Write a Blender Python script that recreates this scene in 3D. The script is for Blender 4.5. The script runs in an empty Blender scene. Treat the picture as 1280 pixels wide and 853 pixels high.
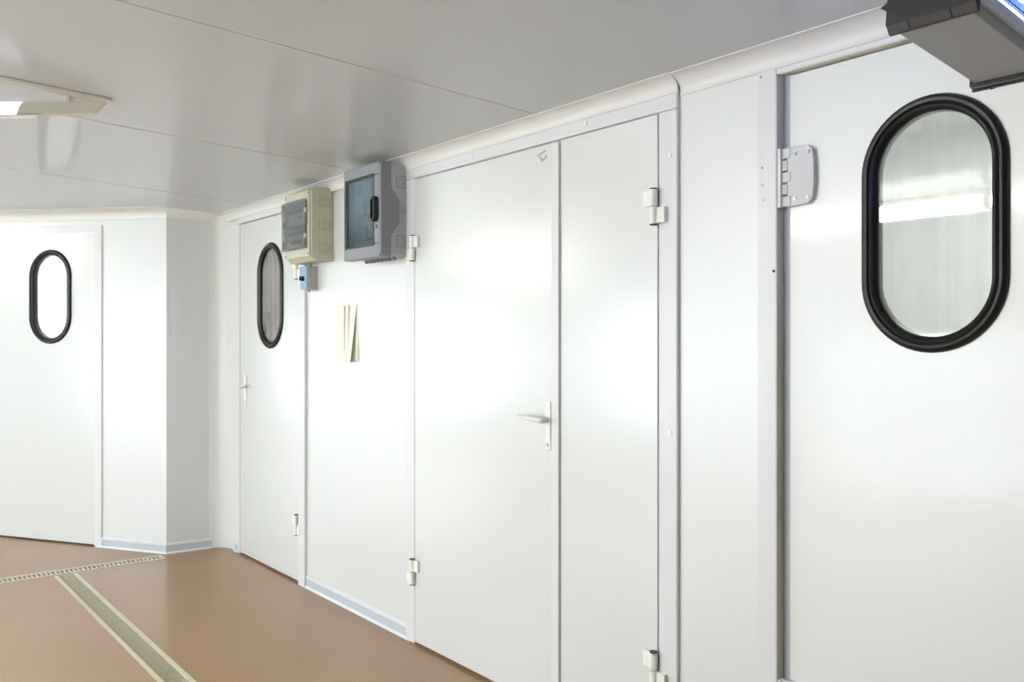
import bpy, bmesh, math, random
from mathutils import Vector, Matrix
random.seed(4)
sc = bpy.context.scene
COL = sc.collection
PI = math.pi

# ------------------------------------------------------------------ materials
def srgb(r, g, b):
    def f(c):
        c /= 255.0
        return c / 12.92 if c <= 0.04045 else ((c + 0.055) / 1.055) ** 2.4
    return (f(r), f(g), f(b), 1.0)

def mat(name, rgb, rough=0.5, metal=0.0, coat=0.0, coat_rough=0.05, var=0.03, scale=8.0,
        bump=0.0, bump_scale=3.0, spec=0.5, coat_ior=1.5, emit=None, strength=0.0):
    m = bpy.data.materials.new(name); m.use_nodes = True
    nt = m.node_tree; p = nt.nodes['Principled BSDF']
    tc = nt.nodes.new('ShaderNodeTexCoord')
    nz = nt.nodes.new('ShaderNodeTexNoise'); nz.inputs['Scale'].default_value = scale
    nz.inputs['Detail'].default_value = 4
    nt.links.new(tc.outputs['Object'], nz.inputs['Vector'])
    rp = nt.nodes.new('ShaderNodeValToRGB')
    c = srgb(*rgb)
    rp.color_ramp.elements[0].position = 0.3; rp.color_ramp.elements[1].position = 0.7
    rp.color_ramp.elements[0].color = tuple(max(0, v * (1 - var)) for v in c[:3]) + (1,)
    rp.color_ramp.elements[1].color = tuple(min(1, v * (1 + var)) for v in c[:3]) + (1,)
    nt.links.new(nz.outputs['Fac'], rp.inputs['Fac'])
    nt.links.new(rp.outputs['Color'], p.inputs['Base Color'])
    p.inputs['Roughness'].default_value = rough
    p.inputs['Metallic'].default_value = metal
    p.inputs['Specular IOR Level'].default_value = spec
    p.inputs['Coat Weight'].default_value = coat
    p.inputs['Coat Roughness'].default_value = coat_rough
    p.inputs['Coat IOR'].default_value = coat_ior
    if emit:
        p.inputs['Emission Color'].default_value = srgb(*emit)
        p.inputs['Emission Strength'].default_value = strength
    if bump:
        n2 = nt.nodes.new('ShaderNodeTexNoise'); n2.inputs['Scale'].default_value = bump_scale
        n2.inputs['Detail'].default_value = 1
        nt.links.new(tc.outputs['Object'], n2.inputs['Vector'])
        bp = nt.nodes.new('ShaderNodeBump'); bp.inputs['Strength'].default_value = bump
        bp.inputs['Distance'].default_value = 0.02
        nt.links.new(n2.outputs['Fac'], bp.inputs['Height'])
        nt.links.new(bp.outputs['Normal'], p.inputs['Normal'])
        nt.links.new(bp.outputs['Normal'], p.inputs['Coat Normal'])
    return m

def glass_mat(name, tint, dirt_rgb, dirt, stretch=(60, 60, 2), refl=1.0, thresh=(0.45, 0.75)):
    m = bpy.data.materials.new(name); m.use_nodes = True
    nt = m.node_tree; N = nt.nodes; L = nt.links
    N.remove(N['Principled BSDF']); out = N['Material Output']
    tr = N.new('ShaderNodeBsdfTransparent'); tr.inputs[0].default_value = tint
    gl = N.new('ShaderNodeBsdfGlossy'); gl.inputs['Roughness'].default_value = 0.02
    fr = N.new('ShaderNodeFresnel'); fr.inputs['IOR'].default_value = 1.6
    mul = N.new('ShaderNodeMath'); mul.operation = 'MULTIPLY'; mul.inputs[1].default_value = refl
    L.new(fr.outputs[0], mul.inputs[0])
    df = N.new('ShaderNodeBsdfDiffuse'); df.inputs[0].default_value = srgb(*dirt_rgb)
    tc = N.new('ShaderNodeTexCoord'); mp = N.new('ShaderNodeMapping')
    mp.inputs['Scale'].default_value = stretch
    L.new(tc.outputs['Object'], mp.inputs['Vector'])
    nz = N.new('ShaderNodeTexNoise'); nz.inputs['Scale'].default_value = 1.0; nz.inputs['Detail'].default_value = 5
    L.new(mp.outputs[0], nz.inputs['Vector'])
    mr = N.new('ShaderNodeMapRange')
    mr.inputs['From Min'].default_value = thresh[0]; mr.inputs['From Max'].default_value = thresh[1]
    mr.inputs['To Min'].default_value = dirt * 0.35; mr.inputs['To Max'].default_value = dirt
    L.new(nz.outputs['Fac'], mr.inputs['Value'])
    m1 = N.new('ShaderNodeMixShader'); L.new(mr.outputs[0], m1.inputs[0])
    L.new(tr.outputs[0], m1.inputs[1]); L.new(df.outputs[0], m1.inputs[2])
    m2 = N.new('ShaderNodeMixShader'); L.new(mul.outputs[0], m2.inputs[0])
    L.new(m1.outputs[0], m2.inputs[1]); L.new(gl.outputs[0], m2.inputs[2])
    L.new(m2.outputs[0], out.inputs['Surface'])
    return m

WALL = mat('white_wall_panel', (216, 219, 218), 0.42, var=0.008, scale=2, bump=0.04, bump_scale=1.5, spec=1.0, coat_ior=1.8, coat=0.9, coat_rough=0.34)
DOORW = mat('white_door_panel', (216, 219, 217), 0.42, var=0.008, scale=2, bump=0.06, bump_scale=2.2, spec=1.0, coat_ior=1.8, coat=0.8, coat_rough=0.2)
DOORG = mat('glossy_white_door_panel', (222, 225, 223), 0.42, var=0.008, scale=2, bump=0.015, bump_scale=1.2, spec=1.6, coat=0.38, coat_rough=0.09)
TRIM = mat('white_plastic_trim', (220, 221, 224), 0.42, var=0.01, coat=0.5, coat_rough=0.3, coat_ior=1.7)
COVE = mat('white_cove_plastic', (224, 225, 222), 0.38, var=0.01)
CEIL = mat('grey_white_ceiling_panel', (196, 201, 204), 0.42, var=0.01, scale=1.5, coat=0.35, coat_rough=0.10, bump=0.02, bump_scale=1.5)
SEAM = mat('ceiling_joint', (206, 202, 196), 0.4)
JAMB = mat('grey_jamb', (206, 204, 192), 0.4)
JAMB2 = mat('bluish_jamb_liner', (188, 191, 200), 0.4)
BASEW = mat('baseboard_white', (224, 227, 231), 0.4)
BASEG = mat('baseboard_blue_grey_band', (190, 196, 205), 0.45)
RUBBER = mat('black_rubber', (20, 20, 22), 0.38, var=0.1)
HINGE = mat('white_hinge_plastic', (238, 238, 234), 0.35)
HGREY = mat('light_grey_hinge', (208, 209, 210), 0.4)
BLACK = mat('black_plastic', (22, 22, 24), 0.4)
SCREW = mat('steel_screw', (150, 150, 150), 0.3, metal=0.9)
BRASSY = mat('white_lever_enamel', (232, 232, 231), 0.28)
BEIGE = mat('beige_enclosure_plastic', (196, 193, 170), 0.45, var=0.02)
BEIGED = mat('beige_knockout_line', (150, 147, 126), 0.5)
GREYB = mat('grey_enclosure_plastic', (184, 185, 188), 0.45, var=0.02)
GREYD = mat('dark_grey_door_frame', (134, 138, 143), 0.42, var=0.02)
GREYK = mat('grey_knockout_line', (118, 120, 123), 0.5)
SMOKE = glass_mat('smoked_cover', (0.70, 0.72, 0.70, 1), (130, 135, 130), 0.10, (5, 5, 5), 0.6)
SMOKEB = glass_mat('blue_smoked_cover', (0.50, 0.58, 0.62, 1), (120, 140, 150), 0.03, (5, 5, 5), 0.45)
GLASS_DIM = glass_mat('dirty_oval_glass', (0.70, 0.70, 0.70, 1), (190, 184, 180), 0.72, (16, 16, 3), 0.7, (0.2, 0.85))
GLASS_STREAK = glass_mat('streaked_oval_glass', (0.93, 0.95, 0.93, 1), (225, 228, 220), 0.2, (22, 22, 0.6), 1.6)
GLASS_CLEAR = glass_mat('clear_oval_glass', (0.97, 0.98, 1.0, 1), (240, 243, 246), 0.02, (10, 10, 2), 0.8)
MODULE = mat('breaker_white', (205, 208, 208), 0.5)
MODULED = mat('breaker_dark', (70, 74, 80), 0.5)
REDM = mat('red_switch', (190, 60, 60), 0.4)
YELN = mat('pale_yellow_note', (222, 226, 180), 0.8)
SWGREY = mat('switch_box_grey', (176, 178, 176), 0.45)
SWBLUE = mat('switch_plate_blue', (138, 178, 214), 0.45)
KNOB = mat('navy_knob', (18, 24, 60), 0.4)
PAPER = mat('cream_paper', (241, 241, 228), 0.8, var=0.02)
PAPERS = mat('paper_fold_shade', (222, 222, 204), 0.8)
DRAINF = mat('cream_drain_frame', (208, 200, 180), 0.5, var=0.05, scale=30)
DRAINS = mat('tan_drain_slats', (184, 176, 150), 0.5, var=0.06, scale=40)
DRAIND = mat('drain_dark', (58, 48, 36), 0.8)
ZDARK = mat('charcoal_plastic', (42, 44, 50), 0.38, var=0.04)
ZFOOT = mat('charcoal_plastic_matt', (72, 72, 75), 0.55, var=0.04)
ZGREY = mat('grey_sheet_metal', (176, 181, 188), 0.5, var=0.02)
ZRAIL = mat('white_rail', (224, 234, 250), 0.4)
WIRE = mat('grid_wire', (70, 85, 130), 0.4, metal=0.5)
UV = mat('ultraviolet_tube', (230, 235, 255), 0.3, emit=(150, 175, 255), strength=40.0)
TUBE = mat('fluorescent_tube', (255, 255, 255), 0.3, emit=(253, 254, 246), strength=46.0)
OPAL = mat('lit_opal_diffuser', (240, 245, 252), 0.3, emit=(225, 238, 255), strength=1.3)
LAMPB = mat('luminaire_body', (222, 220, 208), 0.4)
LAMPW = mat('luminaire_reflector', (244, 246, 250), 0.3)
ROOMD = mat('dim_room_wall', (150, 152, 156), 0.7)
ROOML = mat('pale_room_wall', (232, 233, 230), 0.7)
GROUND = mat('pale_concrete', (222, 222, 219), 0.9, var=0.06)
ALU = mat('white_window_frame', (230, 230, 230), 0.4)
FRONTW = mat('grey_render', (112, 114, 116), 0.7)
PANE = glass_mat('window_glass', (0.97, 0.98, 0.98, 1), (240, 240, 240), 0.02, (3, 3, 3), 0.6)

TAPE = mat('old_tape', (176, 177, 172), 0.6)
def floor_mat():
    m = bpy.data.materials.new('tan_resin_floor'); m.use_nodes = True
    nt = m.node_tree; N = nt.nodes; L = nt.links; p = N['Principled BSDF']
    tc = N.new('ShaderNodeTexCoord')
    n1 = N.new('ShaderNodeTexNoise'); n1.inputs['Scale'].default_value = 1.3; n1.inputs['Detail'].default_value = 4
    n2 = N.new('ShaderNodeTexNoise'); n2.inputs['Scale'].default_value = 160; n2.inputs['Detail'].default_value = 3
    for n in (n1, n2): L.new(tc.outputs['Object'], n.inputs['Vector'])
    r1 = N.new('ShaderNodeValToRGB'); r1.color_ramp.elements[0].position = .35; r1.color_ramp.elements[1].position = .65
    r1.color_ramp.elements[0].color = srgb(158, 123, 87); r1.color_ramp.elements[1].color = srgb(164, 129, 93)
    r2 = N.new('ShaderNodeValToRGB'); r2.color_ramp.elements[0].position = .38; r2.color_ramp.elements[1].position = .62
    r2.color_ramp.elements[0].color = (0.8, 0.78, 0.76, 1); r2.color_ramp.elements[1].color = (1.12, 1.12, 1.12, 1)
    L.new(n1.outputs['Fac'], r1.inputs['Fac']); L.new(n2.outputs['Fac'], r2.inputs['Fac'])
    mx = N.new('ShaderNodeMix'); mx.data_type = 'RGBA'; mx.blend_type = 'MULTIPLY'; mx.inputs[0].default_value = 1
    L.new(r1.outputs[0], mx.inputs[6]); L.new(r2.outputs[0], mx.inputs[7])
    L.new(mx.outputs[2], p.inputs['Base Color'])
    p.inputs['Roughness'].default_value = 0.33
    p.inputs['Coat Weight'].default_value = 0.22; p.inputs['Coat Roughness'].default_value = 0.14; p.inputs['Specular IOR Level'].default_value = 0.3
    n3 = N.new('ShaderNodeTexNoise'); n3.inputs['Scale'].default_value = 5
    L.new(tc.outputs['Object'], n3.inputs['Vector'])
    bp = N.new('ShaderNodeBump'); bp.inputs['Strength'].default_value = 0.03; bp.inputs['Distance'].default_value = 0.01
    L.new(n3.outputs['Fac'], bp.inputs['Height'])
    L.new(bp.outputs['Normal'], p.inputs['Normal']); L.new(bp.outputs['Normal'], p.inputs['Coat Normal'])
    return m
FLOOR = floor_mat()

# ------------------------------------------------------------------ mesh helpers
def link(name, bm, mats, parent=None, smooth=False, bevel=0.0, segs=2):
    bmesh.ops.recalc_face_normals(bm, faces=bm.faces[:])
    me = bpy.data.meshes.new(name); bm.to_mesh(me); bm.free()
    for m in (mats if isinstance(mats, (list, tuple)) else [mats]): me.materials.append(m)
    o = bpy.data.objects.new(name, me); COL.objects.link(o)
    if parent: o.parent = parent
    if smooth:
        for p in me.polygons: p.use_smooth = True
        md = o.modifiers.new('split', 'EDGE_SPLIT'); md.split_angle = math.radians(40)
    if bevel:
        md = o.modifiers.new('bevel', 'BEVEL'); md.width = bevel; md.segments = segs
        md.limit_method = 'ANGLE'; md.angle_limit = math.radians(40)
    return o

def box(bm, x0, x1, y0, y1, z0, z1, mi=0, mtx=None):
    x0, x1 = min(x0, x1), max(x0, x1); y0, y1 = min(y0, y1), max(y0, y1); z0, z1 = min(z0, z1), max(z0, z1)
    v = [bm.verts.new((x, y, z)) for x in (x0, x1) for y in (y0, y1) for z in (z0, z1)]
    if mtx:
        for q in v: q.co = mtx @ q.co
    fs = [(0, 1, 3, 2), (4, 6, 7, 5), (0, 4, 5, 1), (2, 3, 7, 6), (0, 2, 6, 4), (1, 5, 7, 3)]
    for f in fs:
        fc = bm.faces.new([v[i] for i in f]); fc.material_index = mi

def cyl(bm, p0, p1, r, n=20, mi=0, r2=None):
    p0, p1 = Vector(p0), Vector(p1); d = p1 - p0
    q = Vector((0, 0, 1)).rotation_difference(d.normalized()).to_matrix().to_4x4()
    M = Matrix.Translation((p0 + p1) / 2) @ q
    before = set(bm.faces)
    bmesh.ops.create_cone(bm, cap_ends=True, segments=n, radius1=r, radius2=r if r2 is None else r2, depth=d.length, matrix=M)
    for f in set(bm.faces) - before: f.material_index = mi

def prism(bm, pts, axis, a0, a1, mi=0):
    """pts: 2-D outline; axis 'x': (y,z) along x; 'y': (x,z) along y; 'z': (x,y) along z"""
    def P(u, v, a):
        return {'x': (a, u, v), 'y': (u, a, v), 'z': (u, v, a)}[axis]
    A = [bm.verts.new(P(u, v, a0)) for u, v in pts]; B = [bm.verts.new(P(u, v, a1)) for u, v in pts]
    n = len(pts)
    for f in ([A[::-1], B] + [[A[i], A[(i + 1) % n], B[(i + 1) % n], B[i]] for i in range(n)]):
        fc = bm.faces.new(f); fc.material_index = mi

def stadium(cx, cz, w, hgt, n=24):
    r = w / 2; s = hgt / 2 - r; out = []
    for i in range(n + 1):
        a = PI * i / n; out.append((cx + r * math.cos(a), cz + s + r * math.sin(a)))
    for i in range(n + 1):
        a = PI + PI * i / n; out.append((cx + r * math.cos(a), cz - s + r * math.sin(a)))
    return out

def slab_with_hole(bm, x0, x1, z0, z1, y0, y1, hole, tl=0.0, mi=0):
    """panel in the xz plane between y0 and y1 with a stadium opening; tl raises the left top corner"""
    O = [(x0, z0), (x1, z0), (x1, z1), (x0, z1 + tl)]
    loops = []
    for y in (y0, y1):
        vo = [bm.verts.new((x, y, z)) for x, z in O]
        vh = [bm.verts.new((x, y, z)) for x, z in hole]
        es = [bm.edges.new((l[i], l[(i + 1) % len(l)])) for l in (vo, vh) for i in range(len(l))]
        bmesh.ops.triangle_fill(bm, use_beauty=True, use_dissolve=False, edges=es)
        loops.append((vo, vh))
    for k in (0, 1):
        a, b = loops[0][k], loops[1][k]
        for i in range(len(a)):
            j = (i + 1) % len(a); bm.faces.new((a[i], a[j], b[j], b[i]))

def ring(bm, cx, cz, prof, n=28, close=True):
    """prof: list of (w, h, y) stadium sizes swept as a ring cross-section"""
    rows = [[bm.verts.new((x, y, z)) for x, z in stadium(cx, cz, w, hh, n)] for w, hh, y in prof]
    m = len(rows[0]); k = len(rows)
    for a in range(k if close else k - 1):
        A, B = rows[a], rows[(a + 1) % k]
        for i in range(m):
            j = (i + 1) % m; bm.faces.new((A[i], A[j], B[j], B[i]))

def sweep(bm, path, prof, zs=None, mis=None):
    """path: list of (x,y); prof: list of (out, z), out = distance to the left normal side; closed section with end caps"""
    n = len(path); P = [Vector((x, y)) for x, y in path]; rows = []
    for i, p in enumerate(P):
        ds = []
        if i > 0: ds.append((p - P[i - 1]).normalized())
        if i < n - 1: ds.append((P[i + 1] - p).normalized())
        ns = [Vector((-d.y, d.x)) for d in ds]
        nm = sum(ns, Vector((0, 0))).normalized(); k = 1 / max(0.3, nm.dot(ns[0]))
        z0 = zs[i] if zs else 0
        rows.append([bm.verts.new((p.x + nm.x * o * k, p.y + nm.y * o * k, z0 + z)) for o, z in prof])
    m = len(prof)
    for a in range(n - 1):
        for i in range(m):
            j = (i + 1) % m
            f = bm.faces.new((rows[a][i], rows[a][j], rows[a + 1][j], rows[a + 1][i]))
            if mis: f.material_index = mis[i]
    bm.faces.new(rows[0][::-1]); bm.faces.new(rows[-1])

def tag(o, label, cat, group=None, kind=None):
    o['label'] = label; o['category'] = cat
    if group: o['group'] = group
    if kind: o['kind'] = kind
    return o

def struct(o, label, cat): return tag(o, label, cat, kind='structure')

def empty(name, loc=(0, 0, 0), rz=0.0):
    o = bpy.data.objects.new(name, None); COL.objects.link(o)
    o.location = loc; o.rotation_euler = (0, 0, rz); o.empty_display_size = 0.1
    return o

# ------------------------------------------------------------------ room geometry
D = 2.157                                    # room face of the long wall
def H(y): return 2.235 + 0.051 * (D - y)     # the ceiling falls gently towards the long wall
YF = -2.9                                    # window wall behind
CX, CY = -5.9, 1.775                         # outer corner where the slanted wall starts
LDIR = Vector((-0.846, -0.533)).normalized()
RZL = math.atan2(0.533, 0.846)
XR = 2.6
LEND = Vector((CX, CY)) + LDIR * ((CY - YF) / 0.533)

# floor, with channels left open for the two drains
DY0, DY1, DX0, DX1 = 1.083, 1.207, -5.745, -0.4     # long drain
KX0, KX1, KY0, KY1 = -5.885, -5.768, -1.6, 1.735    # short cross drain
def rect(bm, x0, x1, y0, y1, z=0.0):
    if x1 - x0 > 1e-5 and y1 - y0 > 1e-5:
        box(bm, x0, x1, y0, y1, z - 0.12, z)
bm = bmesh.new()
X0, Y1 = -14.0, 2.4
prism(bm, [(KX0, YF - .1), (KX0, CY + .03), (CX - .05, CY + .03), (X0 + .3, CY + .03 + (X0 + .35 - CX) * .63), (X0 + .3, YF - .1)], 'z', -.12, 0)
rect(bm, -6.1, KX0, CY + .03, Y1); rect(bm, KX0, KX1, KY1, Y1); rect(bm, KX0, KX1, YF - .1, KY0)
rect(bm, KX1, XR + .1, DY1, Y1); rect(bm, KX1, XR + .1, YF - .1, DY0)
rect(bm, KX1, DX0, DY0, DY1); rect(bm, DX1, XR + .1, DY0, DY1)
struct(link('floor', bm, FLOOR), 'tan speckled resin floor with a soft shine', 'floor')

# ceiling, tilted slab with proud joint strips
bm = bmesh.new()
plan = [(XR + .1, YF - .1), (XR + .1, Y1), (-6.1, Y1), (-6.1, CY + .1), (X0 + .2, -2.65), (X0 + .2, YF - .1)]
lo = [bm.verts.new((x, y, H(y))) for x, y in plan]; hi = [bm.verts.new((x, y, H(y) + .1)) for x, y in plan]
bm.faces.new(lo); bm.faces.new(hi[::-1])
for i in range(len(plan)):
    j = (i + 1) % len(plan); bm.faces.new((lo[i], lo[j], hi[j], hi[i]))
for k in range(-1, 6):
    xs = -2.523 - 1.392 * k
    ye = min(D - .02, CY + (xs - CX) * .533 / .846 - .02) if xs < CX else D - .02
    prism(bm, [(YF, H(YF) - .0012), (ye, H(ye) - .0012), (ye, H(ye) + .01), (YF, H(YF) + .01)], 'x', xs - .0028, xs + .0028, 1)
struct(link('ceiling', bm, [CEIL, SEAM]), 'glossy grey-white panelled ceiling with thin joints', 'ceiling')

# long wall with three door openings
D1L, D1R, D1T = -5.606, -4.698, 2.146
D2L, D2R, D2T = -3.446, -1.959, 2.134
D3L, D3R, D3T = -1.517, -0.50, 2.162
BT = 0.075
bm = bmesh.new()
zt = 2.32
box(bm, -6.1, D1L - .002, D, D + BT, 0, zt); box(bm, D1R + .002, D2L - .002, D, D + BT, 0, zt)
box(bm, D2R + .002, D3L, D, D + BT, 0, zt); box(bm, D3R, XR + .1, D, D + BT, 0, zt)
box(bm, D1L - .002, D1R + .002, D, D + BT, D1T + .002, zt); box(bm, D2L - .002, D2R + .002, D, D + BT, D2T + .002, zt)
box(bm, D3L, D3R, D, D + BT, D3T, zt)
struct(link('wall_back', bm, WALL), 'long glossy white panel wall holding three doors', 'wall')
# short return wall and slanted left wall
bm = bmesh.new()
v = [(CX, CY), (-5.872, D + .02), (-6.05, D + .02), (CX - .12, CY + .05)]
prism(bm, v, 'z', 0, 2.32)
struct(link('wall_corner', bm, WALL), 'short shaded white return wall between slanted wall and long wall', 'wall')
def L2W(s, out=0.0):      # along the slanted wall, out into the room
    return Vector((CX, CY)) + LDIR * s + Vector((0.533, -0.846)).normalized() * out
SL0, SL1, SLT = 0.600, 1.508, 2.117
bm = bmesh.new()
slen = (LEND - Vector((CX, CY))).length
Ml = Matrix.Translation((CX, CY, 0)) @ Matrix.Rotation(RZL, 4, 'Z')
box(bm, -SL0 + .002, 0, 0, BT, 0, 2.62, mtx=Ml); box(bm, -slen, -SL1 - .002, 0, BT, 0, 2.62, mtx=Ml)
o = [(-SL1 - .002, SLT + .029), (-SL0 + .002, SLT + .002), (-SL0 + .002, 2.62), (-SL1 - .002, 2.62)]
b2 = bmesh.new(); prism(b2, o, 'y', 0, BT); b2.transform(Ml)
tmp = bpy.data.meshes.new('t'); b2.to_mesh(tmp); b2.free(); bm.from_mesh(tmp); bpy.data.meshes.remove(tmp)
struct(link('wall_left', bm, WALL), 'slanted white panel wall at the far left', 'wall')
# end wall and window wall behind the viewer
bm = bmesh.new(); box(bm, XR, XR + .1, YF, D, 0, 2.6)
struct(link('wall_right', bm, FRONTW), 'plain grey end wall behind the viewer', 'wall')
WIN = [(-13.2, -9.4, .35, 1.75), (-7.4, -5.1, .40, 1.8), (-4.6, -2.0, .06, 1.48)]
bm = bmesh.new()
xs = [X0] + [q for w in WIN for q in w[:2]] + [XR + .1]
for i in range(0, len(xs), 2): box(bm, xs[i], xs[i + 1], YF - .1, YF, 0, 2.6)
for a, b, WZ0, WZ1 in WIN:
    box(bm, a, b, YF - .1, YF, 0, WZ0); box(bm, a, b, YF - .1, YF, WZ1, 2.6)
struct(link('wall_front', bm, FRONTW), 'grey window wall behind the viewer', 'wall')
for i, (a, b, WZ0, WZ1) in enumerate(WIN):
    w = empty('window_%d' % (i + 1), ((a + b) / 2, YF - .05, WZ0)); struct(w, 'wide white framed window in the wall behind, number %s from the far end' % ('one', 'two', 'three')[i], 'window')
    hw = (b - a) / 2; hh = WZ1 - WZ0
    bm = bmesh.new()
    for xx in (-hw + .025, 0, hw - .025): box(bm, xx - .025, xx + .025, -.03, .03, 0, hh)
    for zz in (.025, hh - .025): box(bm, -hw, hw, -.029, .029, zz - .025, zz + .025)
    link('window_frame', bm, ALU, w)
    bm = bmesh.new(); box(bm, -hw + .02, hw - .02, -.026, -.02, .02, hh - .02); link('window_pane', bm, PANE, w)
    ld = bpy.data.lights.new('window_daylight', 'AREA'); ld.shape = 'RECTANGLE'; ld.size = b - a - .1; ld.size_y = hh - .1
    ld.energy = 80 * (b - a); ld.color = (0.795, 0.918, 1.0)
    lo = bpy.data.objects.new('window_daylight', ld); COL.objects.link(lo)
    lo.location = ((a + b) / 2, YF - .01, (WZ0 + WZ1) / 2); lo.rotation_euler = (PI / 2, 0, PI)

# rooms behind the long wall, seen through the oval panes
def shell(name, x0, x1, y0, y1, m, label):
    bm = bmesh.new()
    box(bm, x0 - .05, x0, y0, y1, 0, 2.5); box(bm, x1, x1 + .05, y0, y1, 0, 2.5); box(bm, x0 - .05, x1 + .05, y1, y1 + .05, 0, 2.5)
    box(bm, x0 - .05, x1 + .05, y0, y1 + .05, 2.5, 2.55); box(bm, x0 - .05, x1 + .05, y0 + .17, y1 + .05, -.05, 0)
    struct(link(name, bm, m), label, 'wall')
shell('wall_store', -6.6, -4.15, D + BT + .002, 4.4, ROOMD, 'dim grey store room seen through the narrow dark oval pane')
shell('wall_annex', -3.9, 1.2, D + BT + .002, 4.6, ROOML, 'pale room seen through the large oval pane')
for nm, loc, e, s in (('store_fill_light', (-5.3, 3.4, 2.45), 55, .3), ('annex_fill_light', (-1.6, 3.5, 2.45), 24, .8)):  # unseen fill lights, added to brighten what shows through the oval panes
    ld = bpy.data.lights.new(nm, 'AREA'); ld.energy = e; ld.size = s
    lo = bpy.data.objects.new(nm, ld); COL.objects.link(lo); lo.location = loc

# ground outside the slanted wall
bm = bmesh.new(); box(bm, -40, -6.0, -25, 40, -.35, -.14)
struct(link('ground', bm, GROUND), 'pale concrete ground outside the left door', 'ground')

# ------------------------------------------------------------------ coves, corner strip, baseboards, frames
def cove_prof(r, n=8, t=0.012):
    pts = [(0, -r)]
    for i in range(1, n):
        a = PI / 2 * i / n
        pts.append((r - r * math.cos(a), -r + r * math.sin(a)))
    pts += [(r, 0), (r, .01), (0, .01)]
    return [(0.0, -r - .004), (.004, -r - .004)] + [(o + .002, z) for o, z in pts[:-3]] + [(r + .003, -.0004), (r + .003, .012), (0, .012)]
def strip_cove(name, path, r, label):
    bm = bmesh.new()
    sweep(bm, path, cove_prof(r), [H(y - r) if False else H(y) for x, y in path])
    return struct(link(name, bm, COVE, smooth=True), label, 'cove')
FP = 2.143                                   # face of the double-door frame
strip_cove('trim_1', [(-1.872, FP), (-5.80, FP)], 0.048, 'white ceiling cove above the double door and the far oval-window door')
strip_cove('trim_2', [(XR, D), (-1.872, D)], 0.056, 'wider white ceiling cove above the right-hand door')
strip_cove('trim_3', [(-5.884, 2.14), (CX, CY)] + [tuple(L2W(slen - .05))], 0.07, 'white ceiling cove along the slanted wall and its corner')
# rounded vertical strip in the inside corner
bm = bmesh.new()
r = 0.11; cxx, cyy = -5.876 + r, D - r
pts = [(-5.895, D + .01), (-5.895, cyy)] + [(cxx - r * math.cos(a), cyy + r * math.sin(a)) for a in [PI / 2 * i / 10 for i in range(11)]] + [(D1L - .03, D - .0005), (D1L - .03, D + .01)]
prism(bm, pts, 'z', 0.0, 2.24)
struct(link('trim_4', bm, COVE, smooth=True), 'rounded white vertical corner strip beside the far oval-window door', 'corner strip')
# thin vertical joint cover on the return wall
bm = bmesh.new(); prism(bm, [(-5.90, 1.80), (-5.8968, 1.80), (-5.8925, 1.857), (-5.897, 1.857)], 'z', 0.04, 2.20)
struct(link('trim_5', bm, TRIM), 'thin vertical edge strip on the shaded return wall', 'strip')

BP = [(0, 0), (.014, 0), (.012, .007), (.006, .012), (.005, .050), (.008, .054), (.008, .064), (.003, .069), (0, .069)]
BM = [0, 0, 0, 1, 0, 0, 0, 0, 0]
def baseboard(name, path, label):
    bm = bmesh.new(); sweep(bm, path, BP, None, BM)
    return struct(link(name, bm, [BASEW, BASEG]), label, 'baseboard')
baseboard('baseboard_back', [(-3.500, D), (-4.612, D)], 'pale grey-banded baseboard below the electrical boxes')
baseboard('baseboard_left', [(-5.878, 2.06), (CX, CY), tuple(L2W(SL0 - .03))], 'pale grey-banded baseboard round the outer corner at left')
baseboard('baseboard_corner', [(-5.63, D), (-5.70, D)], 'short baseboard end beside the far oval-window door')
baseboard('baseboard_right', [(-1.58, D), (-1.872, D)], 'baseboard below the plain panel by the right-hand door')

# double-door frame
bm = bmesh.new()
box(bm, D2L - .082, D2L - .003, FP, D + .01, 0, D2T + .003); box(bm, D2R + .003, D2R + .083, FP, D + .01, 0, D2T + .003)
box(bm, D2L - .082, D2R + .083, FP, D + .01, D2T + .003, 2.205)
tr = link('trim_6', bm, TRIM, bevel=.006, segs=3); struct(tr, 'flat white frame around the wide double door', 'door frame')
for x, z in ((D2R + .055, 1.99), (D2R + .055, 1.1), (-2.30, 2.168), (-3.0, 2.168)):
    bm = bmesh.new(); cyl(bm, (x, FP + .001, z), (x, FP - .003, z), .008, 14); link('screw_cap', bm, HINGE, tr, smooth=True)
# frame of the far oval-window door: head and right trim
bm = bmesh.new()
box(bm, D1R + .003, D1R + .088, D - .016, D + .01, 0, 2.19)
box(bm, D1L - .032, D1R + .088, FP, D + .01, D1T + .003, 2.20)
box(bm, D1L - .034, D1L - .003, D - .006, D + .01, 0, 2.19)
struct(link('trim_7', bm, TRIM, bevel=.002), 'white frame around the far narrow oval-window door', 'door frame')
# joint strip and jamb of the right-hand door
bm = bmesh.new(); box(bm, -1.578, D3L + .001, D - .003, D + .01, 0, 2.178)
tr = link('trim_8', bm, TRIM, bevel=.001); struct(tr, 'flat white upright strip with small screws left of the right-hand door', 'strip')
for x, z in ((-1.566, 2.163), (-1.562, 1.898), (-1.561, 1.847), (-1.560, 1.803)):
    bm = bmesh.new(); cyl(bm, (x, D - .002, z), (x, D - .005, z), .0035, 12); link('screw', bm, SCREW, tr)
bm = bmesh.new(); cyl(bm, (-1.522, D - .002, 1.595), (-1.522, D - .006, 1.595), .004, 12); o = link('screw', bm, BLACK, tr); o['label'] = 'dark screw head'
bm = bmesh.new()
box(bm, D3L, D3L + .004, D - .002, D + .031, 0, D3T, 0); box(bm, D3L, D3L + .0285, D + .031, D + BT + .0, 0, D3T, 1)
box(bm, D3L, D3R, D + .001, D + BT, D3T - .004, D3T, 0); box(bm, D3R - .012, D3R, D + .001, D + BT, 0, D3T, 0)
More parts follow.
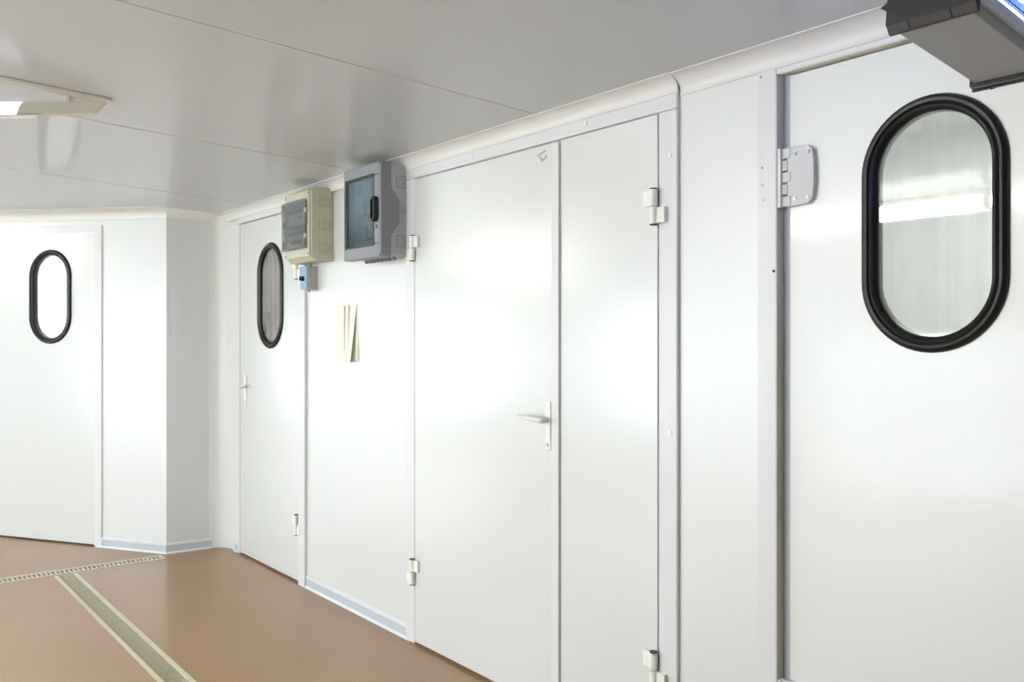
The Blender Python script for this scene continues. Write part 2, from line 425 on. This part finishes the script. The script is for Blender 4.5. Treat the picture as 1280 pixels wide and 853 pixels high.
struct(link('trim_9', bm, [JAMB, JAMB2]), 'recessed grey jamb around the right-hand door', 'door jamb')
# frame of the left door
bm = bmesh.new()
box(bm, -SL0 + .004, -SL0 + .034, -.004, .02, 0, 2.165); box(bm, -SL0 + .034, -SL0 + .070, -.009, .02, 0, 2.165)
prism(bm, [(-SL1, SLT + .031), (-SL0 + .004, SLT + .004), (-SL0 + .036, SLT + .045), (-SL1, SLT + .070)], 'y', -.005, .02)
prism(bm, [(-SL1, SLT + .070), (-SL0 + .036, SLT + .043), (-SL0 + .036, SLT + .050), (-SL1, SLT + .080)], 'y', -.008, .02)
box(bm, -SL1 - .05, -SL1 - .004, -.006, .02, 0, 2.18); box(bm, -SL1, -SL0, .046, .070, -.13, .04)  # last box: hidden block added to stop daylight leaking under the leaf
tr = link('trim_10', bm, TRIM, bevel=.001); tr.location = (CX, CY, 0); tr.rotation_euler = (0, 0, RZL)
struct(tr, 'stepped white frame around the left bright-window door', 'door frame')

# ------------------------------------------------------------------ doors
def gasket(parent, cx, cz, w, hh, y, name='window_gasket'):
    t = 0.040
    P = [(0, 0), (0, -.006), (.004, -.012), (.011, -.0155), (.018, -.0135), (.021, -.009), (.023, -.010), (.028, -.0125), (.034, -.010), (.039, -.002), (.040, .006), (.040, .03), (.01, .03)]
    bm = bmesh.new(); ring(bm, cx, cz, [(w - 2 * a, hh - 2 * a, y + b) for a, b in P])
    o = link(name, bm, RUBBER, parent, smooth=True); o['label'] = 'black ribbed rubber gasket'
    return o
def pane(parent, cx, cz, w, hh, y, m):
    bm = bmesh.new(); pts = stadium(cx, cz, w - .066, hh - .066, 28); prism(bm, pts, 'y', y, y + .005)
    return link('window_pane', bm, m, parent)

def barrel_hinge(parent, x, y, z, side, flip=False, cap=True):
    """lift-off hinge: leaf barrel above, frame barrel below; side = +1 leaf lies to the right"""
    o = None
    bm = bmesh.new(); r = .0135
    cyl(bm, (x, y - r, z + .002), (x, y - r, z + .056), r, 20)
    box(bm, x, x + side * .046, y - .014, y + .001, z + .004, z + .054)
    o = link('hinge', bm, HINGE, parent, smooth=True, bevel=.0015)
    bm = bmesh.new()
    cyl(bm, (x, y - r, z - .056), (x, y - r, z - .002), r, 20)
    box(bm, x, x - side * (.046), y - .014, y + .001, z - .054, z - .004)
    link('hinge_knuckle', bm, HINGE, o, smooth=True, bevel=.0015)
    bm = bmesh.new(); cyl(bm, (x, y - r, z + .056), (x, y - r, z + .060), r * .95, 20); link('hinge_cap', bm, BLACK, o, smooth=True)
    bm = bmesh.new(); cyl(bm, (x, y - r, z - .060), (x, y - r, z - .056), r * .95, 20); link('hinge_cap', bm, BLACK, o, smooth=True)
    return o

def lever_handle(parent, x, y, z, side, plate=(.10, .14), reach=.135):
    bm = bmesh.new(); box(bm, x - .016, x + .016, y - .008, y, z - plate[1], z + plate[0])
    o = link('door_handle', bm, HINGE, parent, bevel=.004)
    bm = bmesh.new()
    cyl(bm, (x, y - .006, z), (x, y - .042, z), .011, 16)
    n = 10; prev = None
    for i in range(n):
        a = i / (n - 1); px = x + side * reach * a; pz = z + .008 * math.sin(a * PI * .5) - .0; py = y - .042 - .006 * math.sin(a * PI)
        rr = .0105 - .004 * a
        if prev: cyl(bm, prev, (px, py, pz), rr, 14)
        prev = (px, py, pz)
    bmesh.ops.create_uvsphere(bm, u_segments=14, v_segments=8, radius=.0125, matrix=Matrix.Translation((x, y - .042, z)))
    link('lever', bm, BRASSY, o, smooth=True)
    bm = bmesh.new(); cyl(bm, (x, y - .006, z - plate[1] + .022), (x, y - .012, z - plate[1] + .022), .008, 16)
    link('keyhole', bm, HGREY, o, smooth=True)
    return o

# far door with a narrow-looking oval window
d = empty('door_1', (D1L, D, 0)); struct(d, 'far white door with a dim oval window, behind the beige box', 'door')
W1 = D1R - D1L
bm = bmesh.new(); slab_with_hole(bm, .003, W1 - .003, .014, D1T - .003, -.004, .036, stadium(.496, 1.664, .375 - .05, .645 - .05, 28))
link('leaf', bm, DOORW, d)
gasket(d, .496, 1.664, .375, .645, -.004); pane(d, .496, 1.664, .375, .645, .004, GLASS_DIM)
lever_handle(d, .101, -.004, 1.094, 1, (.075, .12), .09)
h1 = barrel_hinge(d, W1 - .018, -.006, .338, -1)
barrel_hinge(d, W1 - .018, -.006, 1.80, -1)

# double door
d = empty('door_2', (D2L, FP, 0)); struct(d, 'wide white double door with one lever handle', 'door')
W2 = D2R - D2L; XM = -2.437 - D2L
bm = bmesh.new(); box(bm, .003, XM - .0006, -.001, .042, .014, D2T - .004); link('leaf', bm, DOORW, d, bevel=.0015)
bm = bmesh.new(); box(bm, XM, W2 - .0015, .001, .042, .014, D2T - .002); link('leaf', bm, DOORW, d, bevel=.0015)
bm = bmesh.new(); box(bm, XM - .042, XM - .001, -.009, -.0005, .014, D2T - .006); o = link('cover_strip', bm, TRIM, d, bevel=.002)
lever_handle(d, XM - .062, -.002, 1.098, -1, (.07, .115))
for z in (1.815, .335): barrel_hinge(d, .0, -.001, z, 1)
for z in (1.830, .325): barrel_hinge(d, W2 - .004, -.001, z, -1)
bm = bmesh.new()
for x0, z0, x1, z1, w in ((-.13, .050, -.085, .064, .008), (-.115, .044, -.100, .026, .009), (-.10, .03, -.075, .044, .008)):
    c = Vector((XM + (x0 + x1) / 2, -.0015, D2T - .09 + (z0 + z1) / 2)); L = math.hypot(x1 - x0, z1 - z0); a = math.atan2(z1 - z0, x1 - x0)
    M = Matrix.Translation(c) @ Matrix.Rotation(-a, 4, 'Y')
    box(bm, -L / 2, L / 2, -.001, .0008, -w / 2, w / 2, mtx=M)
o = link('tape_residue', bm, TAPE, d); o['label'] = 'grey smear of old tape at the top corner'

# right-hand recessed door with the large oval window
Y3 = D + .027
d = empty('door_3', (D3L + .029, Y3, 0)); struct(d, 'nearest white door with a large black-rimmed oval window', 'door')
W3 = D3R - D3L - .035; OX = -1.081 - (D3L + .029); OZ = 1.688
bm = bmesh.new(); slab_with_hole(bm, .0, W3, .012, D3T - .008, 0, .04, stadium(OX, OZ, .369 - .05, .645 - .05, 28)); link('leaf', bm, DOORG, d)
gasket(d, OX, OZ, .369, .645, 0); pane(d, OX, OZ, .369, .645, .006, GLASS_STREAK)
def plate_hinge(parent, x0, z0, z1):
    x1 = x0 + .080; n = 10; zc = (z0 + z1) / 2; hh = (z1 - z0) / 2
    pts = [(x0, z0), (x1 - .014, z0 + .004), (x1 - .005, z0 + .012)]
    for i in range(n + 1):
        t = -1 + 2 * i / n; pts.append((x1 + .006 * (1 - t * t), zc + t * (hh - .018)))
    pts += [(x1 - .005, z1 - .012), (x1 - .014, z1 - .004), (x0, z1)]
    bm = bmesh.new(); prism(bm, pts, 'y', -.016, .001); o = link('hinge', bm, HGREY, parent, bevel=.002)
    nk = 5; st = (z1 - z0) / nk
    for k in range(nk):
        w = .020 if k % 2 == 0 else .012
        bm = bmesh.new(); box(bm, x0 - .018, x0 + (.002 if k % 2 else .012), -.0185, -.004, z0 + k * st + .002, z0 + (k + 1) * st - .002)
        link('knuckle', bm, HGREY, o, bevel=.003)
    bm = bmesh.new(); box(bm, x0 - .0262, x0 - .016, -.026, .0, z0 + .001, z1 - .002); link('jamb_flange', bm, HINGE, o, bevel=.001)
    for x, z in ((x0 + .026, z0 + .022), (x0 + .026, z1 - .022), (x0 + .066, z0 + .022), (x0 + .066, z1 - .022)):
        bm = bmesh.new(); cyl(bm, (x, -.015, z), (x, -.0185, z), .0062, 16); s_ = link('screw', bm, SCREW, o, smooth=True)
        bm = bmesh.new(); box(bm, x - .0045, x + .0045, -.0192, -.0184, z - .0008, z + .0008); link('slot', bm, BLACK, s_)
plate_hinge(d, .0005, 1.776, 1.947)
plate_hinge(d, .0005, .2545, .4255)

# left door with the bright oval window
d = empty('door_4', (CX, CY, 0), RZL); struct(d, 'left white door whose oval window glows with daylight', 'door')
bm = bmesh.new(); slab_with_hole(bm, -SL1 + .003, -SL0 - .003, .012, SLT - .002, .004, .044, stadium(-.991, 1.692, .375 - .05, .65 - .05, 28), tl=.024)
link('leaf', bm, DOORW, d)
gasket(d, -.991, 1.692, .375, .65, .004); pane(d, -.991, 1.692, .375, .65, .012, GLASS_CLEAR)

# ------------------------------------------------------------------ drains
def drain(name, x0, x1, y0, y1, along, rim, pitch, gap, mslat, label):
    d = empty(name, ((x0 + x1) / 2, (y0 + y1) / 2, 0)); tag(d, label, 'floor drain')
    a, b = (x1 - x0) / 2, (y1 - y0) / 2
    bm = bmesh.new()
    if along == 'x':
        box(bm, -a, a, -b, -b + rim, -.05, .002); box(bm, -a, a, b - rim, b, -.05, .002); box(bm, -a, -a + .006, -b, b, -.05, .0018); box(bm, a - .006, a, -b, b, -.05, .0018)
    else:
        box(bm, -a, -a + rim, -b, b, -.05, .002); box(bm, a - rim, a, -b, b, -.05, .002); box(bm, -a, a, -b, -b + .006, -.05, .0018); box(bm, -a, a, b - .02, b, -.05, .0018)
    link('frame', bm, DRAINF, d)
    bm = bmesh.new(); box(bm, -a + .001, a - .001, -b + .001, b - .001, -.06, -.045); link('channel', bm, DRAIND, d)
    bm = bmesh.new(); L = a if along == 'x' else b; n = int(2 * L / pitch)
    for i in range(n):
        c = -L + (i + .5) * pitch; w = (pitch - gap) / 2
        if along == 'x': box(bm, c - w, c + w, -b + rim, b - rim, -.004, -.001)
        else: box(bm, -a + rim, a - rim, c - w, c + w, -.004, -.001)
    link('grating', bm, mslat, d)
    return d
drain('floor_drain', DX0, DX1, DY0, DY1, 'x', .021, .0205, .0095, DRAINS, 'long tan slatted floor drain running along the white wall')
drain('floor_drain', KX0, KX1, KY0, KY1, 'y', .024, .0252, .0135, DRAINF, 'short cross floor drain with square dark slots near the left door')

# ------------------------------------------------------------------ beige enclosure
b = empty('fuse_box', (-4.285, D, 1.815)); tag(b, 'beige fuse box with smoked cover above the blue switch', 'fuse box')
bw, bd, bh = .318, .128, .392
bm = bmesh.new()
pts = [(0, 0), (-bd + .03, 0), (-bd, .022), (-bd, bh - .022), (-bd + .03, bh), (-.04, bh), (-.024, bh - .005), (-.010, bh - .016), (-.002, bh - .032), (0, bh - .048)]
prism(bm, pts, 'x', -bw, 0); link('body', bm, BEIGE, b, bevel=.006, segs=3)
bm = bmesh.new(); box(bm, -bw + .006, -.006, -bd - .010, -bd + .004, .020, bh - .020); fr = link('front_cover', bm, BEIGE, b, bevel=.004)
for x in (-.018, -bw + .018):
    for z in (.036, bh - .036):
        bm = bmesh.new(); cyl(bm, (x, -bd - .008, z), (x, -bd - .0125, z), .006, 14); link('screw', bm, BEIGED, fr, smooth=True)
bm = bmesh.new(); box(bm, -bw + .0, -.028, -bd - .0105, -bd - .009, .066, bh - .068); link('back_plate', bm, GREYD, fr)
bm = bmesh.new()
for z, m_ in ((.11, 0), (.225, 0)):
    for k in range(6):
        x = -bw + .06 + k * .034
        box(bm, x, x + .030, -bd - .016, -bd - .0102, z - .03, z + .035, 0)
    box(bm, -bw + .05, -bw + .26, -bd - .0115, -bd - .0102, z - .045, z + .05, 1)
link('breaker', bm, [MODULE, MODULED], fr, bevel=.001)
bm = bmesh.new()
for x, z in ((-.13, .105), (-.165, .105), (-.2, .105), (-.10, .105)): box(bm, x - .014, x + .014, -bd - .018, -bd - .0158, z - .016, z + .01)
o = link('red_toggle', bm, REDM, fr); o['label'] = 'red toggles'
bm = bmesh.new(); box(bm, -.115, -.085, -bd - .018, -bd - .0158, .225, .245); o = link('dark_toggle', bm, MODULED, fr)
bm = bmesh.new(); box(bm, -bw - .002, -.026, -bd - .026, -bd - .021, .064, bh - .064); cv = link('smoked_cover', bm, SMOKE, b); cv['label'] = 'smoked transparent cover'
for z in (.13, .265):
    bm = bmesh.new(); box(bm, -.034, -.018, -bd - .028, -bd - .008, z - .012, z + .012); link('latch', bm, BEIGE, cv, bevel=.002)
for z in (.10, .21, .30):
    bm = bmesh.new(); box(bm, -bw - .006, -bw + .006, -bd - .027, -bd - .008, z - .018, z + .018); link('cover_hinge', bm, BEIGE, cv, bevel=.002)
def frame_lines(bm, y0, y1, z0, z1, x, t=.0022):
    for a in (y0, y1): box(bm, x - .001, x + .0012, a - t / 2, a + t / 2, z0, z1)
    for a in (z0, z1): box(bm, x - .001, x + .0012, y0, y1, a - t / 2, a + t / 2)
for z in (.07, .19, .31):
    bm = bmesh.new(); frame_lines(bm, -.082, -.016, z - .024, z + .024, .0); frame_lines(bm, -.064, -.026, z - .013, z + .013, .0)
    link('knockout', bm, BEIGED, b)

# blue rotary switch under it
s = empty('rotary_switch', (-4.474, D, 1.672)); tag(s, 'small grey box with blue plate and dark knob under the beige box', 'switch')
bm = bmesh.new(); box(bm, -.082, 0, -.062, 0, .0, .128); link('body', bm, SWGREY, s, bevel=.004)
bm = bmesh.new(); box(bm, -.080, -.003, -.067, -.060, .003, .125); link('front_plate', bm, SWBLUE, s, bevel=.002)
bm = bmesh.new(); cyl(bm, (-.040, -.066, .060), (-.040, -.084, .060), .0145, 20, r2=.012); box(bm, -.043, -.037, -.09, -.083, .048, .072); link('knob', bm, KNOB, s, smooth=True)
bm = bmesh.new(); cyl(bm, (-.045, -.035, -.012), (-.045, -.035, .002), .011, 14); link('cable_gland', bm, SWGREY, s, smooth=True)
bm = bmesh.new(); cyl(bm, (-.030, -.03, .126), (-.030, -.03, .150), .008, 14); link('conduit', bm, BEIGED, s, smooth=True)
k_ = empty('wall_switch', (-4.60, D - .016, 1.765)); tag(k_, 'tiny cream fitting on the door frame left of the blue switch', 'fitting')
bm = bmesh.new(); box(bm, -.014, .014, -.03, 0, -.03, .03); link('body', bm, BEIGE, k_, bevel=.004)
bm = bmesh.new(); box(bm, -.012, .012, -.028, -.004, .030, .038); link('cap', bm, BLACK, k_, bevel=.002)

# ------------------------------------------------------------------ grey enclosure
g = empty('distribution_board', (-3.521, D, 1.782)); tag(g, 'grey distribution board with clear blue-tinted door left of the double door', 'distribution board')
gw, gd, gh = .348, .142, .428
bm = bmesh.new()
pts = [(0, 0), (-gd + .055, 0), (-gd + .055, .0), (-gd + .05, gh), (-.025, gh), (0, gh - .03)]
pts = [(0, .004), (-gd + .045, .0), (-gd + .045, gh), (-.034, gh), (-.018, gh - .006), (-.006, gh - .018), (0, gh - .036)]
prism(bm, pts, 'x', -gw, 0); link('body', bm, GREYB, g, bevel=.005, segs=3)
# door shell: bulging side profile towards the middle
bm = bmesh.new()
yf = -gd - .012; yb = -gd + .045
mid = yb + .045
side = [(yf + .012, -.004), (yf, .012), (yf, gh - .012), (yf + .012, gh + .004), (yb, gh + .004), (yb, gh * .74), (mid, gh * .60), (mid, gh * .36), (yb, gh * .22), (yb, -.004)]
prism(bm, side, 'x', -.006, .008, 1)
box(bm, -gw - .004, -.006, yf, yb, -.004, .058, 0); box(bm, -gw - .004, -.006, yf, yb, gh - .055, gh + .004, 0)
box(bm, -gw - .004, -gw + .022, yf, yb, .058, gh - .055, 0); box(bm, -.060, -.006, yf, yb, .058, gh - .055, 0)
dr = link('door', bm, [GREYD, GREYD], g, bevel=.006, segs=3)
bm = bmesh.new(); box(bm, -gw + .016, -.056, yf + .004, yf + .009, .052, gh - .05); w_ = link('clear_window', bm, SMOKEB, dr); w_['label'] = 'clear blue-tinted window'
bm = bmesh.new()
x0, x1, z0, z1 = -gw + .016, -.056, .052, gh - .05
for a in (x0, x1): box(bm, a - .004, a + .004, yf - .002, yf + .006, z0, z1)
for a in (z0, z1): box(bm, x0, x1, yf - .002, yf + .006, a - .004, a + .004)
link('window_seal', bm, BLACK, dr)
bm = bmesh.new(); hx = -.033
ring(bm, hx, gh * .50, [(.046, .118, yf), (.046, .118, yf - .018), (.038, .110, yf - .024), (.020, .092, yf - .024), (.018, .090, yf - .012), (.018, .090, yf)], 14)
link('door_handle', bm, BLACK, dr, smooth=True)
bm = bmesh.new(); pts = stadium(hx, gh * .5, .03, .10, 12); prism(bm, pts, 'y', yf - .008, yf + .001); link('handle_recess', bm, MODULED, dr)
bm = bmesh.new(); cyl(bm, (hx, yf - .002, gh * .5 - .078), (hx, yf - .006, gh * .5 - .078), .008, 16); o = link('lock', bm, SCREW, dr, smooth=True); o['label'] = 'bright round lock'
bm = bmesh.new(); box(bm, -gw + .02, -.02, yb - .006, yb + .0, .05, gh - .05); ip = link('inner_plate', bm, GREYB, g)
bm = bmesh.new()
for z in (.12, .235, .335):
    for k in range(7):
        x = -gw + .055 + k * .030
        box(bm, x, x + .027, yb - .028, yb - .004, z - .03, z + .03, 1 if (k * 7 + int(z * 100)) % 4 == 0 else 0)
    box(bm, -gw + .04, -gw + .275, yb - .010, yb - .004, z - .038, z + .038, 2)
link('breaker', bm, [MODULE, MODULED, GREYD], ip, bevel=.001)
bm = bmesh.new(); box(bm, -.122, -.084, yf + .0100, yf + .0108, .095, .175); o = link('paper_note', bm, YELN, dr); o['label'] = 'pale yellow note behind the window'
bm = bmesh.new(); box(bm, -.232, -.185, yf + .0100, yf + .0108, .24, .30); o = link('paper_label', bm, MODULE, dr); o['label'] = 'white paper label behind the window'
for z in (.07, .345):
    bm = bmesh.new(); frame_lines(bm, -.066, -.022, z - .026, z + .026, .0)
    for k in range(16):
        a = 2 * PI * k / 16; aa = 2 * PI * (k + 1) / 16
        box(bm, -.001, .0012, -.044 + .013 * math.cos(a) - .0012, -.044 + .013 * math.cos(a) + .0012, z + .013 * math.sin(a) - .0012, z + .013 * math.sin(a) + .0012)
    link('knockout', bm, GREYK, g)
bm = bmesh.new(); ringpts = 20
for k in range(ringpts):
    a = 2 * PI * k / ringpts
    box(bm, -.001, .0012, -.03 + .012 * math.cos(a) - .0013, -.03 + .012 * math.cos(a) + .0013, .215 + .012 * math.sin(a) - .0013, .215 + .012 * math.sin(a) + .0013)
link('knockout', bm, GREYK, g)
for k in range(8):
    x = -gw + .05 + k * .036
    bm = bmesh.new(); cyl(bm, (x, -.055, -.010), (x, -.055, .004), .013, 16); cyl(bm, (x, -.055, -.014), (x, -.055, -.008), .009, 16)
    link('cable_gland', bm, GREYD, g, smooth=True)

# ------------------------------------------------------------------ paper sheet on the wall
p = empty('paper_sheet', (-4.128, D, 1.28)); tag(p, 'folded cream paper taped to the wall below the boxes', 'paper')
def sheet(bm, x0, x1, z0, z1, curl, lift=0.0, mi=0):
    n = 12; rows = []
    for i in range(n + 1):
        t = i / n; x = x0 + (x1 - x0) * t; row = []
        for j in range(9):
            s_ = j / 8; z = z0 + (z1 - z0) * s_
            y = .0004 - lift - curl * (t ** 2) * (1 - s_) ** 1.2
            row.append((x - .012 * t * (1 - s_) * (1 if curl > .005 else 0), y, z))
        rows.append(row)
    for off in (0, -.0012):
        R = [[bm.verts.new((x, y + off, z)) for x, y, z in r] for r in rows]
        for i in range(n):
            for j in range(8):
                f = bm.faces.new((R[i][j], R[i + 1][j], R[i + 1][j + 1], R[i][j + 1])); f.material_index = mi
bm = bmesh.new(); sheet(bm, -.118, .118, .012, .305, .002); link('back_sheet', bm, PAPER, p)
bm = bmesh.new(); sheet(bm, -.118, .104, .0, .300, .030, .003); link('front_sheet', bm, PAPER, p)
bm = bmesh.new()
box(bm, -.075, .035, -.0105, -.006, .292, .297); box(bm, -.020, -.014, -.012, -.006, .06, .29); box(bm, .030, .036, -.014, -.008, .03, .29)
link('fold', bm, PAPERS, p)

# ------------------------------------------------------------------ hanging insect killer, upper right
z = empty('insect_killer', (-.814, 1.516, 1.950)); tag(z, 'electric insect killer with blue tubes hanging from the ceiling at top right', 'insect killer')
z.rotation_euler = (-math.radians(7.0), 0, 0)
zw, zl, zh = .131, .306, .235
bm = bmesh.new(); prism(bm, [(.0, .0), (zw, .0), (zw + .003, .014), (zw + .003, .022), (-.003, .022), (-.003, .014)], 'y', 0, zl); link('collecting_tray', bm, ZGREY, z, bevel=.002)
def endcap(y0, y1, ny):
    bm = bmesh.new(); e = .014; el = .011
    pts = []
    def arc(cx, cz, r, a0, a1, n=6):
        return [(cx + r * math.cos(a0 + (a1 - a0) * i / n), cz + r * math.sin(a0 + (a1 - a0) * i / n)) for i in range(n + 1)]
    pts += arc(-el + .012, -.012 + .012, .012, PI, 1.5 * PI); pts += arc(zw + e - .012, .0, .012, 1.5 * PI, 2 * PI)
    pts += arc(zw + e - .03, zh - .03, .03, 0, .5 * PI); pts += arc(-el + .03, zh - .03, .03, .5 * PI, PI)
    if ny < 0: y0, y1 = -.018, .0
    prism(bm, [(u, max(v, .008) if ny < 0 else v) for u, v in pts], 'y', y0, y1)
    o = link('end_cap', bm, ZDARK, z, bevel=.003, segs=3)
    bm = bmesh.new(); ya, yb_ = (y0, .002) if ny < 0 else (y1 - .004, y1 + .022)
    prism(bm, [(ya, .010), (ya + .012, -.005), (yb_, -.005), (yb_, .012), (ya, .012)] if ny < 0 else [(ya, -.015), (yb_, -.002), (yb_, .022), (ya, .034)], 'x', -el, zw + e)
    f_ = link('foot_skirt', bm, ZFOOT, o, bevel=.004)
    bm = bmesh.new()
    for xx in (zw * .22, zw * .78):
        bm = bmesh.new(); prism(bm, [(ya - .0012, .010), (ya + .0115, -.0062), (ya + .0125, -.0045), (ya + .0008, .012)] if ny < 0 else [(ya, -.0165), (yb_ + .001, -.0035), (yb_ + .001, .004), (ya, -.012)], 'x', xx - .0012, xx + .0012); link('groove', bm, BLACK, f_)
    return o
ec = endcap(-.014, .0, -1); endcap(zl, zl + .014, 1)
bm = bmesh.new(); prism(bm, [(-.024, .046), (-.010, .036), (-.010, .056), (-.016, .050)], 'y', -.016, -.006); link('cap_tab', bm, ZDARK, ec)
bm = bmesh.new(); prism(bm, [(-.010, zh - .02), (zw + .010, zh - .02), (zw - .02, zh + .012), (.02, zh + .012)], 'y', 0, zl); tp = link('top_housing', bm, ZDARK, z, bevel=.004)
for sgn, xw in ((1, zw), (-1, 0)):
    bm = bmesh.new(); a, b_ = xw, xw + sgn * .010
    box(bm, a - sgn * .004, b_, .0, zl, .020, .032); box(bm, a - sgn * .006, b_ - sgn * .002, .0, zl, .034, .046)
    box(bm, a - sgn * .004, b_, .0, zl, zh - .035, zh - .020)
    link('side_rail', bm, ZRAIL, z, bevel=.002)
    bm = bmesh.new()
    for k in range(43):
        y = .006 + k * .007; cyl(bm, (a + sgn * .004, y, .040), (a + sgn * .004, y, zh - .025), .0010, 6)
    for zz in (.062, .12, .175): cyl(bm, (a + sgn * .005, .0, zz), (a + sgn * .005, zl, zz), .0013, 6)
    link('guard_grid', bm, WIRE, z)
for zz in (.085, .150):
    bm = bmesh.new(); cyl(bm, (zw * .70, .008, zz), (zw * .70, zl - .008, zz), .014, 18); link('ultraviolet_tube', bm, UV, z, smooth=True)
for yy in (.03, zl - .03):
    bm = bmesh.new()
    cyl(bm, (zw * .5, yy, zh + .008), (zw * .5, yy, zh + .0105), .008, 12)
    top = .085 if yy < .1 else .094
    q = zh + .010; i = 0
    while q < zh + top:
        bmesh.ops.create_cone(bm, cap_ends=False, segments=10, radius1=.006, radius2=.006, depth=.003, matrix=Matrix.Translation((zw * .5, yy, q)) @ Matrix.Rotation(PI / 2 * (i % 2), 4, 'Z') @ Matrix.Rotation(PI / 2, 4, 'X'))
        q += .009; i += 1
    link('hanging_chain', bm, SCREW, z)

# ------------------------------------------------------------------ wedge-shaped ceiling luminaire, upper left
l = empty('ceiling_light', (-3.56, .856, H(.856))); tag(l, 'cream wedge-shaped fluorescent light on the ceiling at upper left', 'ceiling light')
z0 = H(.856)
LL = 1.0
def cz_(y): return .051 * (-y)             # ceiling height relative to the tip at local y
t9 = .165
bm = bmesh.new()   # rim plate on the ceiling
prism(bm, [(.004, -.001), (-LL, cz_(-LL) - .001), (-LL, cz_(-LL) - .014), (.004, -.014)], 'x', -.055, .044); link('rim', bm, LAMPB, l, bevel=.003)
bm = bmesh.new()   # white side panel between rim and tube cover
prism(bm, [(-.004, -.006), (-LL, cz_(-LL) - .006), (-LL, -.004 - t9 * LL), (-.01, -.008)], 'x', -.026, .004); link('side_panel', bm, LAMPW, l)
bm = bmesh.new()   # beige end section of the tube cover
yo = -.285
prism(bm, [(0, -.004), (yo, -.004 + t9 * yo), (yo - .012, -.022 + t9 * yo), (yo - .022, -.052 + t9 * yo), (-.042, -.056)], 'x', -.040, .010); ec = link('end_section', bm, LAMPB, l, bevel=.003)
bm = bmesh.new(); prism(bm, [(yo + .001, -.006 + t9 * yo), (-LL, -.006 - t9 * LL), (-LL, -.051 - t9 * LL), (yo - .021, -.050 + t9 * yo), (yo - .011, -.022 + t9 * yo)], 'x', -.038, .008); link('diffuser', bm, OPAL, l, bevel=.002)
bm = bmesh.new(); prism(bm, [(-.24, -.0520 + t9 * -.24), (-LL, -.052 - t9 * LL), (-LL, -.056 - t9 * LL), (-.24, -.056 + t9 * -.24)], 'x', -.042, .012); link('lower_rail', bm, LAMPW, l)
bm = bmesh.new(); box(bm, .004, .013, -.150, -.135, -.030, -.004); link('clip', bm, LAMPB, l, bevel=.002)

# ------------------------------------------------------------------ fluorescent battens behind the viewer (seen as reflections)
def batten(x0, x1, y, label):
    zc = H(y)
    b_ = empty('ceiling_light', ((x0 + x1) / 2, y, zc - .004)); tag(b_, label, 'ceiling light')
    hw = (x1 - x0) / 2
    bm = bmesh.new(); box(bm, -hw, hw, -.05, .05, -.05, .0); link('housing', bm, LAMPB, b_, bevel=.004)
    bm = bmesh.new(); prism(bm, [(-.07, -.048), (-.085, -.10), (-.05, -.14), (.05, -.14), (.085, -.10), (.07, -.048)], 'x', -hw + .02, hw - .02); link('diffuser', bm, TUBE, b_)
    for s_ in (-1, 1):
        bm = bmesh.new(); prism(bm, [(-.072, -.048), (-.087, -.10), (-.051, -.142), (.051, -.142), (.087, -.10), (.072, -.048)], 'x', s_ * (hw - .02), s_ * hw); link('end_cap', bm, LAMPB, b_)
batten(-4.45, -2.75, -2.0, 'fluorescent batten behind the viewer, mirrored on the nearest door')
batten(-2.73, -1.0, -2.0, 'fluorescent batten behind the viewer, nearest the end wall')
batten(-9.1, -7.6, -2.4, 'fluorescent batten at the far end, mirrored on the double door')

# ------------------------------------------------------------------ world, camera, view
w = bpy.data.worlds.new('overcast_sky'); sc.world = w; w.use_nodes = True
bg = w.node_tree.nodes['Background']; bg.inputs[0].default_value = (0.90, 0.95, 1.0, 1); bg.inputs[1].default_value = 7.0

cam = bpy.data.cameras.new('camera'); co = bpy.data.objects.new('camera', cam); COL.objects.link(co)
cam.sensor_width = 36; cam.lens = 1100 / 1280 * 36; cam.shift_y = -2.5 / 1280; cam.clip_start = .05
co.location = (0, 0, 1.40)
co.rotation_euler = (PI / 2, 0, math.atan2(0.78607, 0.61814))
sc.camera = co
sc.view_settings.view_transform = 'Standard'; sc.view_settings.look = 'None'
sc.view_settings.exposure = 0.1; sc.view_settings.gamma = 1.0; sc.view_settings.use_curve_mapping = False
sc.cycles.use_denoising = True
sc.cycles.max_bounces = 10; sc.cycles.diffuse_bounces = 6; sc.cycles.glossy_bounces = 6; sc.cycles.transparent_max_bounces = 12
sc.cycles.sample_clamp_indirect = 8
